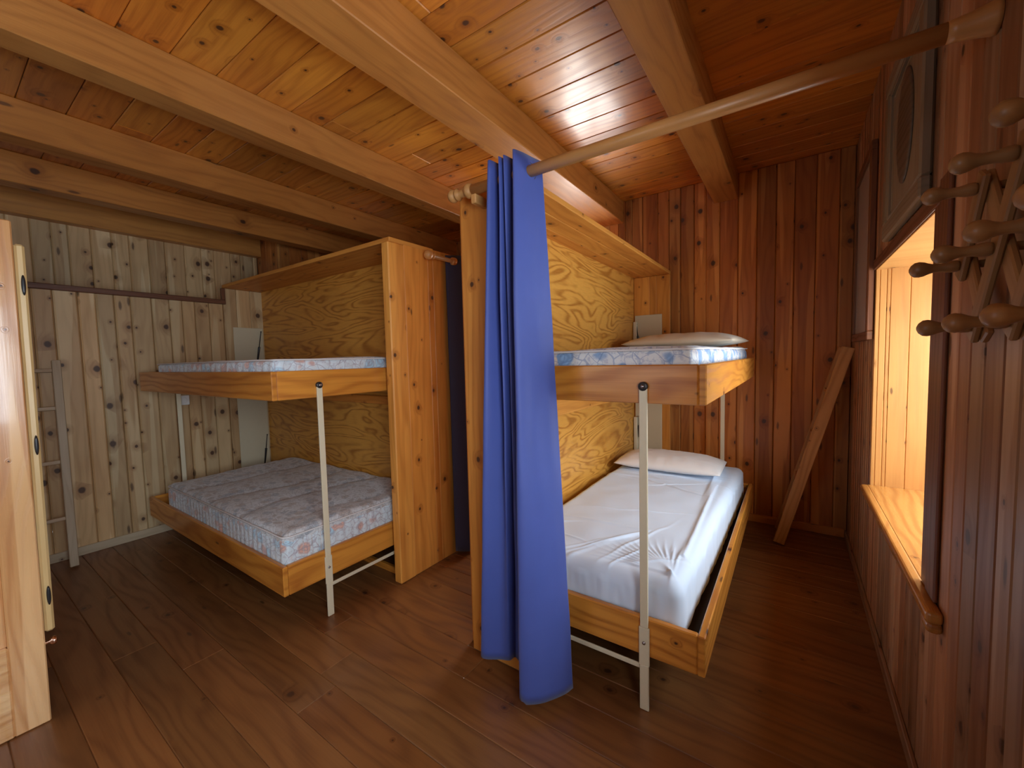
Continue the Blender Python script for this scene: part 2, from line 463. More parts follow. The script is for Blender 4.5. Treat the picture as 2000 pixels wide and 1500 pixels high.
# unseen lining added behind the boards to keep daylight out of their joints
mb = MB()
for lo, hi in (((XW + 0.031, YR - 0.05, 0), (XW + 0.05, W3[0], ZC)), ((XW + 0.031, W3[1], 0), (XW + 0.05, W1[0] - 0.02, ZC)), ((XW + 0.031, W1[1] + 0.02, 0), (XW + 0.05, YB + 0.05, ZC)),
               ((XW + 0.031, W1[0] - 0.02, 0), (XW + 0.05, W1[1] + 0.02, W1[2] - 0.04)), ((XW + 0.031, W1[0] - 0.02, W1[3] + 0.02), (XW + 0.05, W1[1] + 0.02, ZC)),
               ((XW + 0.031, W3[0], 0), (XW + 0.05, W3[1], W3[2])), ((XW + 0.031, W3[0], W3[3]), (XW + 0.05, W3[1], ZC)),
               ((XU - 0.06, YR - 0.05, 0), (XU - 0.031, YB + 0.05, ZC)), ((XU - 0.031, YB + 0.031, 0), (-1.98, YB + 0.05, ZC)), ((-1.25, YB + 0.031, 0), (XW + 0.05, YB + 0.05, ZC)),
               ((-1.98, YB + 0.031, 0), (-1.25, YB + 0.05, 1.02)), ((-1.98, YB + 0.031, 1.98), (-1.25, YB + 0.05, ZC)),
               ((XU - 0.031, YR - 0.05, 0), (-2.45, YR - 0.031, ZC)), ((-0.95, YR - 0.05, 0), (XW + 0.05, YR - 0.031, ZC)), ((-2.45, YR - 0.05, 0), (-0.95, YR - 0.031, 0.85)), ((-2.45, YR - 0.05, 2.05), (-0.95, YR - 0.031, ZC))):
    mb.box(lo, hi, 'z', 0)
struct(mb.build('wall_light_block', M['trim']))
# floor: long boards along x
mb = MB()
y = YR
while y < YB:
    w = 0.158
    x = XU
    while x < XW:
        x2 = x + random.uniform(2.2, 4.2)
        if x2 > XW - 0.6: x2 = XW + 0.04
        mb.box((x, y + 0.0002, -0.03), (x2, min(y + w, YB + 0.03) - 0.0002, 0.0), 'x', 0.003)
        x = x2
    y += w
struct(mb.build('floor', M['floor']))
bx('floor_slab', (XU - 0.1, YR - 0.1, -0.08), (XW + 0.1, YB + 0.1, -0.031), M['trim'])['kind'] = 'structure'
# ceiling boards along x
mb = MB()
y = 1.776 - 0.1765 * 21
while y < YB:
    x = XU
    while x < XW:
        x2 = x + random.uniform(1.6, 3.8)
        if x2 > XW - 0.5: x2 = XW + 0.04
        mb.box((x, y + 0.001, ZC), (x2, y + 0.1755, ZC + 0.03), 'x', 0.0045)
        x = x2
    y += 0.1765
struct(mb.build('ceiling', M['ceiling']))
bx('ceiling_deck', (XU - 0.1, YR - 0.2, ZC + 0.031), (XW + 0.1, YB + 0.2, ZC + 0.07), M['trim'])['kind'] = 'structure'

# ceiling beams, one thing each
beams = [(-0.532, -0.363, YR, YB, 'ceiling beam nearest the window wall, crossing above the long curtain rod'),
         (-1.470, -1.262, YR, YB, 'widest ceiling beam, passing right over the top of the blue curtain'),
         (-2.420, -2.280, YR, YB, 'ceiling beam whose far end meets the top of the pine panel beside the blue curtain'),
         (-3.400, -3.262, YR, YB, 'ceiling beam passing just above the right end panel of the left bunk alcove'),
         (-4.200, -4.065, YR, YB, 'ceiling beam running above the header board of the left bunk alcove'),
         (-4.949, -4.850, YR, 2.219, 'dark ceiling beam lying against the upper left wall')]
for x0, x1, y0, y1, lab in beams:
    o = bx('ceiling_beam', (x0, y0, ZB), (x1, y1, ZC), M['beam'], None, 'y', 0.004)
    tag(o, 'long pine ' + lab, 'beam', 'ceiling beams')

# baseboards and trims
bx('baseboard_left', (XL, YR, 0), (XL + 0.015, 1.56, 0.062), M['ladder_pale'], None, 'y')['kind'] = 'structure'
bx('baseboard_right', (XW - 0.014, YR, 0), (XW, YB, 0.05), M['wall_right'], None, 'y')['kind'] = 'structure'
bx('baseboard_back', (-0.86, YB - 0.014, 0), (XW - 0.014, YB, 0.06), M['wall_back'], None, 'x')['kind'] = 'structure'
mb = MB()
mb.box((XL - 0.01, YR, 1.862), (XL + 0.022, 1.575, 1.902), 'y', 0.004)
mb.box((XL - 0.01, 1.545, 1.902), (XL + 0.018, 1.575, ZA - 0.002), 'z', 0.003)
struct(mb.build('trim_1', M['trim']))

# ------------------------------------------------------------------ right window
XP = 0.84
mb = MB()
xs = [XW + 0.002, 0.352, 0.378, 0.392, 0.464, 0.545, 0.630, 0.715, XP + 0.04]
for a, b in zip(xs, xs[1:]):
    mb.box((a, W1[1], W1[2] - 0.03), (b, W1[1] + 0.02, W1[3] + 0.02), 'z', 0.003)
    mb.box((a, W1[0] - 0.02, W1[2] - 0.03), (b, W1[0], W1[3] + 0.02), 'z', 0.003)
mb.box((XW + 0.002, W1[0] - 0.02, W1[3]), (XP + 0.04, W1[1] + 0.02, W1[3] + 0.02), 'x', 0.002)
struct(mb.build('trim_2', M['reveal']))
mb = MB()       # sill board with a rounded nose running past the near casing
mb.box((XW - 0.036, 1.46, W1[2] - 0.034), (XW - 0.001, W1[1] + 0.002, W1[2]), 'y', 0.010, seg=3)
mb.box((XW - 0.006, W1[0] + 0.001, W1[2] - 0.03), (XP, W1[1] - 0.001, W1[2]), 'y', 0.001)
mb.box((XW - 0.033, 1.462, W1[2] - 0.060), (XW - 0.001, 1.515, W1[2] - 0.030), 'y', 0.010, seg=3)
o = tag(mb.build('window_sill', M['sill']), 'glossy pine sill board of the deep window recess', 'window sill')
o['kind'] = 'structure'
mb = MB()
mb.box((XW - 0.012, 1.515, W1[2]), (XW - 0.001, 1.600, 1.78), 'z', 0.004)
mb.box((XW - 0.008, 1.600, W1[2]), (XW - 0.001, 1.662, 1.72), 'z', 0.004)
mb.box((XW - 0.009, 1.600, W1[3] + 0.0), (XW - 0.001, W1[1], W1[3] + 0.05), 'y', 0.004)
struct(mb.build('trim_3', M['trim']))
def window(name, axis, plane, a0, a1, z0, z1, mat):
    """frame, cross bar and pane in the plane axis=plane"""
    def P(a, d, z): return (plane + d, a, z) if axis == 'x' else (a, plane + d, z)
    def box(mb, a, b, d0, d1, c, e, g):
        p, q = P(a, d0, c), P(b, d1, e)
        mb.box([min(p[i], q[i]) for i in range(3)], [max(p[i], q[i]) for i in range(3)], g, 0.003)
    ga = 'y' if axis == 'x' else 'x'
    mb = MB(); w = 0.05
    box(mb, a0, a0 + w, 0, 0.04, z0, z1, 'z'); box(mb, a1 - w, a1, 0, 0.04, z0, z1, 'z')
    box(mb, a0 + w, a1 - w, 0, 0.04, z0, z0 + w, ga); box(mb, a0 + w, a1 - w, 0, 0.04, z1 - w, z1, ga)
    m = (a0 + a1) / 2
    box(mb, m - 0.02, m + 0.02, 0.004, 0.036, z0 + w, z1 - w, 'z')
    fr = struct(mb.build(name, mat))
    mb = MB(); box(mb, a0 + w, a1 - w, 0.018, 0.022, z0 + w, z1 - w, 'z')
    mb.build('window_pane', M['glass'], fr)
window('window_1', 'x', XP, W1[0], W1[1], W1[2], W1[3], M['reveal'])
mb = MB()   # reveal of the near window
for lo, hi in (((XW + 0.05, W3[0] - 0.02, W3[2] - 0.02), (0.76, W3[1] + 0.02, W3[2])), ((XW + 0.05, W3[0] - 0.02, W3[3]), (0.76, W3[1] + 0.02, W3[3] + 0.02)),
               ((XW + 0.05, W3[0] - 0.02, W3[2]), (0.76, W3[0], W3[3])), ((XW + 0.05, W3[1], W3[2]), (0.76, W3[1] + 0.02, W3[3]))):
    mb.box(lo, hi, 'x', 0.002)
struct(mb.build('trim_4', M['reveal']))
window('window_3', 'x', 0.68, W3[0], W3[1], W3[2], W3[3], M['reveal'])
mb = MB()   # passage window reveal and rear window reveal
for lo, hi in (((-2.0, YB + 0.05, 1.0), (-1.23, 3.90, 1.02)), ((-2.0, YB + 0.05, 1.98), (-1.23, 3.90, 2.0)), ((-2.0, YB + 0.05, 1.02), (-1.98, 3.90, 1.98)), ((-1.25, YB + 0.05, 1.02), (-1.23, 3.90, 1.98)),
               ((-2.47, -2.12, 0.83), (-0.93, YR - 0.05, 0.85)), ((-2.47, -2.12, 2.05), (-0.93, YR - 0.05, 2.07)), ((-2.47, -2.12, 0.85), (-2.45, YR - 0.05, 2.05)), ((-0.95, -2.12, 0.85), (-0.93, YR - 0.05, 2.05))):
    mb.box(lo, hi, 'x', 0.002)
struct(mb.build('trim_5', M['reveal']))
window('window_2', 'y', 3.80, -1.98, -1.25, 1.02, 1.98, M['reveal'])
window('window_4', 'y', -2.05, -2.45, -0.95, 0.85, 2.05, M['reveal'])

# ------------------------------------------------------------------ bunk alcoves
AD = 0.32      # alcove depth
# left alcove: opens towards -y
t = thing('bunk_alcove', 'shallow pine alcove with plywood back that holds the left bunk bed', 'bunk alcove', (-3.0, 1.88, 0), 'bunk alcoves')
bx('plywood_back', (XL, 1.88, 1.08), (-1.95, 1.90, ZA), M['plywood'], t, 'x', 0)
bx('plywood_back', (XL, 1.88, 0.0), (-1.95, 1.90, 1.02), M['plywood'], t, 'x', 0)
bx('ledge_board', (XL, 1.855, 1.02), (-1.95, 1.90, 1.08), M['panel'], t, 'x', 0.004)
bx('header_board', (XL, 1.555, ZA), (-1.895, 1.90, ZA + 0.026), M['panel'], t, 'x', 0.003, tint=(0.35, 0.3, 0))
bx('side_panel', (-1.95, 1.540, 0), (-1.890, 1.658, ZA - 0.001), M['panel'], t, 'z', 0.006, tint=(0.9, 0.2, 0))
bx('floor_cleat', (XL + 0.015, 1.60, 0.0), (-1.955, 1.625, 0.04), M['rail'], t, 'x', 0.003)
mb = MB()
y = 1.659
for w in (0.19, 0.045, 0.14, 0.12, 0.15, 0.14, 0.16, 0.14, 0.15, 0.16, 0.15, 0.16, 0.15, 0.16, 0.12):
    y2 = min(y + w, YB)
    if y2 > y: mb.box((-1.935, y, 0), (-1.896, y2, ZA + 0.02), 'z', 0.003)
    y = y2
struct(mb.build('wall_passage_left', M['panel']))
# right alcove: opens towards +x
t = thing('bunk_alcove', 'shallow pine alcove with boldly grained plywood back behind the right bunk bed', 'bunk alcove', (-1.167, 2.5, 0), 'bunk alcoves')
bx('plywood_back', (-1.187, 1.396, 1.08), (-1.167, YB - 0.031, ZA), M['plywood'], t, 'y', 0)
bx('plywood_back', (-1.187, 1.396, 0.0), (-1.167, YB - 0.031, 0.98), M['plywood'], t, 'y', 0)
bx('ledge_board', (-1.187, 1.396, 0.98), (-1.125, YB - 0.031, 1.08), M['panel'], t, 'y', 0.004, tint=(0.8, 0.1, 0))
mb = MB()
for a, b in ((-1.187, -1.08), (-1.08, -0.97), (-0.97, -0.86)):
    mb.box((a, 1.396 if a > -1.1 else 1.396, ZA), (b, YB - 0.001, ZA + 0.026), 'y', 0.004)
mb.build('header_board', M['panel'], t)
bx('side_panel', (-1.187, 1.356, 0), (-0.86, 1.395, ZA + 0.02), M['panel'], t, 'z', 0.006, tint=(0.35, 0.6, 0))
mb = MB()
for a, b in ((-1.167, -1.03), (-1.03, -0.97), (-0.97, -0.86)):
    mb.box((a, YB - 0.03, 0), (b, YB - 0.001, ZA - 0.001), 'z', 0.004)
mb.build('end_panel', M['panel'], t)
mb = MB()
y = 1.396
while y < YB - 0.001:
    y2 = min(y + 0.145, YB - 0.001)
    mb.box((-1.225, y, 0), (-1.189, y2, ZA + 0.02), 'z', 0.005)
    y = y2
struct(mb.build('wall_passage_right', M['panel']))

# ------------------------------------------------------------------ bunk beds
# local frame: l along the bed, w across (0 = at the plywood, 0.94 = front), z up
def bunk(label, T, L, W, leg_l, tints, root_loc):
    """T maps (l, w, z) to world; L length, W width"""
    g = 'x' if abs((Vector(T(1, 0, 0)) - Vector(T(0, 0, 0))).x) > 0.5 else 'y'
    h = 'y' if g == 'x' else 'x'
    def B(l0, l1, w0, w1, z0, z1, grain, bev=0.003, mb=None, tint=None):
        p, q = T(l0, w0, z0), T(l1, w1, z1)
        mb = mb or MB()
        mb.box([min(p[i], q[i]) for i in range(3)], [max(p[i], q[i]) for i in range(3)], grain, bev, tint=tint)
        return mb
    t = thing('bunk_bed', label, 'bunk bed', root_loc, 'fold-down bunk beds')
    e = 0.025
    for zi, (z0, z1) in enumerate(((0.205, 0.350), (1.150, 1.288))):
        B(0, L, W - e, W, z0, z1, g, 0.004, tint=tints[zi][0]).build('side_rail', M['rail'], t)
        B(0, L, 0.03, 0.03 + e, z0, z1 - 0.01, g, 0.004).build('side_rail', M['rail'], t)
        B(0, e, 0.055, W - e - 0.0005, z0, z1, h, 0.004, tint=tints[zi][1]).build('end_rail', M['rail'], t)
        B(L - e, L, 0.055, W - e - 0.0005, z0, z1, h, 0.004, tint=tints[zi][1]).build('end_rail', M['rail'], t)
        B(e, L - e, 0.055, W - e, z0 + 0.005, z0 + 0.02, g, 0).build('bed_base', M['dark_base' if zi == 0 else 'plywood'], t)
    wl = leg_l
    for s in (0, 1):
        l0, l1 = (-0.012, -0.002) if s == 0 else (L + 0.002, L + 0.012)
        mb = B(l0, l1, wl - 0.0165, wl + 0.0165, 0.001, 0.175, 'z', 0.002)
        B(l0, l1, wl - 0.019, wl + 0.019, 0.175, 0.32, 'z', 0.002, mb)
        B(l0, l1, wl - 0.0145, wl + 0.0145, 0.32, 1.205, 'z', 0.002, mb)
        lg = mb.build('leg', M['cream'], t)
        out = l0 - 0.004 if s == 0 else l1 + 0.004
        d = Vector(T(1, 0, 0)) - Vector(T(0, 0, 0))
        if s == 0: d = -d
        lx = l0 if s == 0 else l1
        p = Vector(T(lx, wl, 1.212))
        pb = MB().lathe(frame_z(p - d * 0.014, d), [(0, 0.0165), (0.016, 0.0165), (0.018, 0.014)], 16).build('pivot_bracket', M['black'], lg)
        for sp_ in (p + d * 0.0042, Vector(T(lx, wl, 0.262))):
            MB().lathe(frame_z(sp_, d), [(0, 0.0065), (0.003, 0.0065), (0.005, 0.003)], 10).build('screw', M['steel'], lg)
        lm = (l0 + l1) / 2
        st = B(lm + (0.006 if s == 0 else -0.014), lm + (0.014 if s == 0 else -0.006), 0.05, wl - 0.017, 0.150, 0.168, h, 0.002)
        st.build('stretcher', M['cream'], t)
    return t, B
# left bunk: x from -3.985 to -1.985, y from 1.88 (back) to 0.92
TL = lambda l, w, z: (-1.985 - l, 1.88 - w, z)
tl, BL = bunk('left pine bunk bed with two bare floral mattresses and cream steel legs', TL, 1.99, 0.96, 0.735,
              [((0.45, 0.3, 0), (0.75, 0.2, 0)), ((0.3, 0.6, 0), (0.8, 0.3, 0))], (-3.0, 1.4, 0))
TR = lambda l, w, z: (-1.167 + w, 1.463 + l, z)
tr, BR = bunk('right pine bunk bed with sheeted lower berth and blue floral mattress on top', TR, 2.0, 0.935, 0.73,
              [((0.6, 0.3, 0), (0.5, 0.4, 0)), ((0.75, 0.1, 0), (0.25, 0.6, 0))], (-0.7, 2.4, 0))

# cream backing plates and gas struts of the folding mechanism, one thing per plate
def gas_strut(p, q, name, parent):
    mb = MB()
    p, q = Vector(p), Vector(q); L = (q - p).length
    mb.lathe(frame_z(p, q - p), [(0, 0.005), (L * 0.55, 0.010), (L * 0.56, 0.010), (L * 0.57, 0.004), (L - 0.01, 0.004), (L, 0.007)], 10)
    return mb.build(name, M['black'], parent)
t = thing('mounting_plate', 'cream backing board on the left wall above the upper left mattress, with black gas strut', 'backing plate', (XL, 1.75, 1.3), 'cream backing boards')
bx('board', (XL + 0.0005, 1.622, 1.12), (XL + 0.012, 1.868, 1.665), M['cream_plate'], t)
gas_strut((XL + 0.03, 1.790, 1.30), (XL + 0.03, 1.845, 1.635), 'gas_strut', t)
t = thing('mounting_plate', 'large cream backing board on the left wall between the two left berths', 'backing plate', (XL, 1.75, 0.3), 'cream backing boards')
bx('board', (XL + 0.0005, 1.618, 0.22), (XL + 0.012, 1.868, 1.08), M['cream_plate'], t)
gas_strut((XL + 0.03, 1.805, 0.36), (XL + 0.03, 1.845, 0.66), 'gas_strut', t)
t = thing('mounting_plate', 'cream backing board behind the pillow of the upper right berth', 'backing plate', (-1.03, YB - 0.03, 1.3), 'cream backing boards')
bx('board', (-1.155, YB - 0.042, 1.14), (-0.925, YB - 0.0305, 1.675), M['cream_plate'], t)
bx('plate_flange', (-1.160, YB - 0.075, 1.14), (-1.130, YB - 0.043, 1.62), M['cream'], t)
gas_strut((-1.11, YB - 0.06, 1.36), (-1.135, YB - 0.06, 1.60), 'gas_strut', t)
t = thing('mounting_plate', 'cream backing board on the back wall above the white pillow, between the two right berths', 'backing plate', (-1.03, YB - 0.03, 0.4), 'cream backing boards')
bx('board', (-1.155, YB - 0.042, 0.25), (-0.925, YB - 0.0305, 1.10), M['cream_plate'], t)
bx('plate_flange', (-1.160, YB - 0.075, 0.25), (-1.130, YB - 0.043, 0.78), M['cream'], t)
gas_strut((-1.115, YB - 0.06, 0.60), (-1.115, YB - 0.06, 0.79), 'gas_strut', t)
# small white socket on the left wall
t = thing('wall_socket', 'small white socket box on the left wall under the upper left berth', 'wall socket', (XL, 1.22, 1.04))
bx('socket_box', (XL + 0.0005, 1.180, 1.005), (XL + 0.022, 1.262, 1.085), M['white_plastic'], t, bev=0.005)
mb = MB(); mb.lathe(frame_z((XL + 0.0215, 1.221, 1.045), (1, 0, 0)), [(0, 0.024), (0.002, 0.024), (0.0025, 0.021)], 20)
mb.build('socket_face', M['white_plastic'], t)

# ------------------------------------------------------------------ soft things
def rounded(lo, hi, r, nx, ny, nz, disp=None, name='', mat=None, parent=None, label=None):
    """dense rounded box, displaced by disp(p, n) -> vector"""
    lo, hi = Vector(lo), Vector(hi)
    verts = {}; faces = []; vl = []
    def vid(p):
        k = (round(p[0], 5), round(p[1], 5), round(p[2], 5))
        if k not in verts:
            verts[k] = len(vl); vl.append(Vector(p))
        return verts[k]
    n = (nx, ny, nz)
    def lin(ax, i): return lo[ax] + (hi[ax] - lo[ax]) * i / n[ax]
    for ax in range(3):
        a, b = (ax + 1) % 3, (ax + 2) % 3
        for side in (0, 1):
            for i in range(n[a]):
                for j in range(n[b]):
                    q = []
                    for di, dj in ((0, 0), (1, 0), (1, 1), (0, 1)):
                        p = [0, 0, 0]
                        p[ax] = hi[ax] if side else lo[ax]
                        p[a] = lin(a, i + di); p[b] = lin(b, j + dj)
                        q.append(vid(p))
                    faces.append(q if side else q[::-1])
    il, ih = lo + Vector((r, r, r)), hi - Vector((r, r, r))
    for k in range(3):
        if il[k] > ih[k]: il[k] = ih[k] = (lo[k] + hi[k]) / 2
    out = []
    for p in vl:
        c = Vector((min(max(p[k], il[k]), ih[k]) for k in range(3)))
        d = p - c
        nn = d.normalized() if d.length > 1e-6 else Vector((0, 0, 1))
        q = c + nn * min(r, max(d.length, r)) if d.length > 1e-6 else p
        if disp: q = q + disp(q, nn)
        out.append(q)
    me = bpy.data.meshes.new(name)
    me.from_pydata([tuple(v) for v in out], [], faces)
    me.polygons.foreach_set('use_smooth', [True] * len(faces))
    me.materials.append(mat)
    return link(name, me, parent, label)
def nz(x, y, z=0.0): return mnoise.noise(Vector((x, y, z)))
def piping(lo, hi, r, z, name, parent, dz=None):
    pts = []
    n = 8
    for cx, cy, a0 in ((hi[0] - r, hi[1] - r, 0), (lo[0] + r, hi[1] - r, 90), (lo[0] + r, lo[1] + r, 180), (hi[0] - r, lo[1] + r, 270)):
        for i in range(n + 1):
            a = math.radians(a0 + 90 * i / n)
            pts.append((cx + r * math.cos(a), cy + r * math.sin(a), z))
    full = []
    for i, p in enumerate(pts):
        q = pts[(i + 1) % len(pts)]
        m = max(1, int((Vector(q) - Vector(p)).length / 0.05))
        for k in range(m):
            full.append([p[j] + (q[j] - p[j]) * k / m for j in range(3)])
    for p in full:
        p[2] += 0.003 * nz(p[0] * 5, p[1] * 5) + (dz(p[0], p[1]) if dz else 0)
    return MB().tube(full, 0.0045, 6, closed=True).build(name, M['piping'], parent)
# --- left lower: worn floral ticking mattress
lo, hi = (-3.66, 0.952, 0.226), (-2.018, 1.862, 0.490)
lo2 = (-3.66, 0.952); 
t = thing('mattress', 'bare quilted grey-blue mattress with ridged top on the lower left berth', 'mattress', (-2.9, 1.4, 0.226), 'mattresses')
def dq(p, n):
    if n.z > 0.4:
        a = 0.0
        for k in range(9):
            yy = 0.99 + k * 0.105
            a += 0.0
        a = -0.012 + 0.028 * (abs(math.sin(p.x * 7.5 + 1.6 * nz(p.x * 1.5, p.y * 2))) ** 0.45)
        b = 0.006 * nz(p.x * 5, p.y * 16, 3)
        return Vector((0, 0, a + b - 0.004)) * min(1, (n.z - 0.4) * 2)
    if abs(n.z) < 0.3: return n * 0.004 * math.sin((p.x + p.y) * 120) * (1 if abs(n.y) > 0.5 else 0.3)
    return Vector((0, 0, 0))
rounded(lo, hi, 0.035, 90, 50, 10, dq, 'mattress_top', M['ticking_top'], t)
rounded((lo[0] - 0.003, lo[1] - 0.003, 0.228), (hi[0] + 0.003, hi[1] + 0.003, 0.470), 0.03, 120, 60, 10, dq if False else (lambda p, n: n * 0.003 * math.sin((p.x + p.y) * 130) if abs(n.z) < 0.3 else Vector((0, 0, -0.004 * max(0, n.z)))), 'side_border', M['ticking_pink'], t)
piping((lo[0] - 0.004, lo[1] - 0.004), (hi[0] + 0.004, hi[1] + 0.004), 0.04, 0.476, 'piping', t)
# --- left upper
t = thing('mattress', 'thin floral mattress in pink and pale blue on the upper left berth', 'mattress', (-2.9, 1.4, 1.172), 'mattresses')
rounded((-3.70, 0.955, 1.171), (-2.025, 1.862, 1.352), 0.03, 100, 50, 8,
        lambda p, n: (n * 0.003 * math.sin((p.x + p.y) * 90) if abs(n.z) < 0.3 else Vector((0, 0, (0.010 * nz(p.x * 2, p.y * 3) - 0.004) * max(0, n.z)))), 'mattress_body', M['ticking_pink'], t)
piping((-3.702, 0.953), (-2.023, 1.864), 0.035, 1.343, 'piping', t)
# --- right upper
t = thing('mattress', 'blue floral mattress on the upper right berth under the cream pillow', 'mattress', (-0.7, 2.4, 1.172), 'mattresses')
def dru(p, n):
    if abs(n.z) < 0.35: return n * 0.003 * math.sin((p.x + p.y) * 90)
    return Vector((0, 0, (0.014 * max(0, (p.y - 1.6) / 1.8) + 0.008 * nz(p.x * 3, p.y * 2)) * max(0, n.z)))
rounded((-1.105, 1.495, 1.171), (-0.275, 3.42, 1.352), 0.035, 50, 100, 8, dru, 'mattress_body', M['ticking_blue'], t)
piping((-1.107, 1.493), (-0.273, 3.422), 0.04, 1.343, 'piping', t, lambda x, y: 0.012 * max(0, (y - 1.6) / 1.8))
# --- right lower: sheeted
t = thing('mattress', 'mattress on the lower right berth covered by a wrinkled white fitted sheet', 'mattress', (-0.7, 2.4, 0.226), 'mattresses')
WR = []
rr = random.Random(11)
for k in range(26):
    cx, cy = rr.uniform(-1.05, -0.35), rr.choice([rr.uniform(1.5, 1.85), rr.uniform(1.6, 3.3), rr.uniform(2.7, 3.2)])
    WR.append((cx, cy, rr.gauss(0.0 if cy > 1.9 else 0.9, 0.45), rr.uniform(0.12, 0.38), rr.uniform(0.006, 0.014), rr.uniform(0.0025, 0.007)))
for k in range(14):   # tension folds fanning out from the foot corner
    a = math.radians(95 + k * 6.5)
    WR.append((-0.36 + 0.16 * math.cos(a), 1.57 + 0.14 * math.sin(a), a, 0.15, 0.006, 0.006))
def dsh(p, n):
    z = 0.0
    for cx, cy, a, ln, wd, am in WR:
        dx, dy = p.x - cx, p.y - cy
        u = dx * math.cos(a) + dy * math.sin(a); v = -dx * math.sin(a) + dy * math.cos(a)
        v += 0.02 * nz(u * 6, cx * 9)
        if abs(u) < ln * 1.6 and abs(v) < wd * 5:
            z += am * math.exp(-(u / ln) ** 2 * 1.5) * math.exp(-(v / wd) ** 2)
    z += 0.010 * nz(p.x * 2.2, p.y * 2.2, 5) + 0.004 * nz(p.x * 7, p.y * 9, 2)
    edge = 0.012 * math.exp(-((p.x + 0.40 + 0.05 * (p.y - 2.4)) / 0.012) ** 2) if p.y > 1.75 else 0
    z += edge * 0.7
    sx = 0.036 * (p.y - 1.5) / 1.9 if p.x > -0.42 else 0
    if n.z > 0.2: return Vector((sx, 0, z * n.z))
    if n.x > 0.2: return n * (sx + 0.006 * nz((p.x + p.y) * 14, p.z * 6))
    return n * (0.006 * nz((p.x + p.y) * 14, p.z * 6) + 0.004 * nz((p.x + p.y) * 40, p.z * 10))
rounded((-1.112, 1.505, 0.227), (-0.318, 3.425, 0.478), 0.055, 170, 380, 22, dsh, 'fitted_sheet', M['sheet'], t)

def pillow(name, label, c, sx, sy, h, rz, mat, tilt=(0, 0), seed=0):
    t = thing(name, label, 'pillow', c, 'pillows')
    n = 56
    vs_, fs = [], []
    for side in (1, -1):
        base = len(vs_)
        for i in range(n + 1):
            for j in range(n + 1):
                u = -1 + 2 * i / n; v = -1 + 2 * j / n
                prof = max(0.0, (1 - abs(u) ** 3.0) * (1 - abs(v) ** 3.0)) ** 0.55
                pinx = 1 - 0.05 * (1 - v * v); piny = 1 - 0.07 * (1 - u * u)
                x = u * sx / 2 * (piny if abs(u) > 0 else 1); y = v * sy / 2 * (pinx if abs(v) > 0 else 1)
                z = h / 2 * prof * side
                wr = 0.006 * nz(u * 4 + seed, v * 4, side) + 0.010 * abs(nz(u * 2.2 + seed, v * 9, 4)) * (abs(u) ** 2 + 0.2) + 0.006 * abs(nz(u * 9 + seed, v * 2.4, 8)) * abs(v)
                z += wr * prof * side
                if side < 0: z *= 0.55
                vs_.append(Vector((x, y, z)))
        for i in range(n):
            for j in range(n):
                a = base + i * (n + 1) + j
                q = (a, a + n + 1, a + n + 2, a + 1)
                fs.append(q if side > 0 else q[::-1])
    Rm = Matrix.Rotation(rz, 4, 'Z') @ Matrix.Rotation(tilt[0], 4, 'X') @ Matrix.Rotation(tilt[1], 4, 'Y')
    me = bpy.data.meshes.new('pillowcase')
    me.from_pydata([tuple((Rm @ v) + Vector(c)) for v in vs_], [], fs)
    bm = bmesh.new(); bm.from_mesh(me); bmesh.ops.remove_doubles(bm, verts=bm.verts, dist=0.0008); bm.to_mesh(me); bm.free()
    me.polygons.foreach_set('use_smooth', [True] * len(me.polygons))
    me.materials.append(mat)
    link('pillowcase', me, t)
    return t
pillow('pillow', 'plump white pillow at the head of the sheeted lower right berth', (-0.745, 3.13, 0.522), 0.72, 0.42, 0.150, 0.02, M['pillow'], seed=1)
pillow('pillow', 'flattish cream pillow on top of the blue floral mattress', (-0.66, 3.17, 1.408), 0.76, 0.46, 0.135, -0.12, M['pillow_cream'], seed=5)

# ------------------------------------------------------------------ curtains and rods
def catmull(pts, per):
    out = []
    n = len(pts)
    for i in range(n - 1):
        p0, p1, p2, p3 = pts[max(0, i - 1)], pts[i], pts[i + 1], pts[min(n - 1, i + 2)]
        for k in range(per):
            t = k / per
            out.append(tuple(0.5 * ((2 * p1[j]) + (-p0[j] + p2[j]) * t + (2 * p0[j] - 5 * p1[j] + 4 * p2[j] - p3[j]) * t * t + (-p0[j] + 3 * p1[j] - 3 * p2[j] + p3[j]) * t ** 3) for j in range(2)))
    out.append(pts[-1])
    return out
def curtain_mesh(name, top, bot, ztop, zbot, mat, parent, rows=60, per=8, wig=0.006, zt=None, zb=None):
    A, B = catmull(top, per), catmull(bot, per)
    n = len(A)
    vs_, fs = [], []
    for r in range(rows + 1):
        f = r / rows
        for i in range(n):
            s = i / (n - 1)
            e = f ** 0.9
            x = A[i][0] * (1 - e) + B[i][0] * e; y = A[i][1] * (1 - e) + B[i][1] * e
            zt_ = ztop + (zt(s) if zt else 0); zb_ = zbot + (zb(s) if zb else 0)
            z = zt_ + (zb_ - zt_) * f
            k = wig * math.sin(PI * min(1, f * 1.5)) 
            x += k * nz(s * 7, z * 1.6, 1) + 0.3 * wig * nz(s * 20, z * 5, 7) * min(1, f * 5)
            y += k * nz(s * 7, z * 1.6, 9) + 0.3 * wig * nz(s * 20, z * 5, 3) * min(1, f * 5)
            vs_.append((x, y, z))
    for r in range(rows):
        for i in range(n - 1):
            a = r * n + i
            fs.append((a, a + 1, a + n + 1, a + n))
    me = bpy.data.meshes.new(name)
    me.from_pydata(vs_, [], fs)
    me.polygons.foreach_set('use_smooth', [True] * len(fs))
    me.materials.append(mat)
    o = link(name, me, parent)
    so = o.modifiers.new('thickness', 'SOLIDIFY'); so.thickness = 0.0025; so.offset = 0
    return o
RY, RZ = 1.285, 1.990
t = thing('curtain', 'long bright blue curtain bunched at the left end of the wooden rod', 'curtain', (-0.86, RY, 0.04), 'curtains')
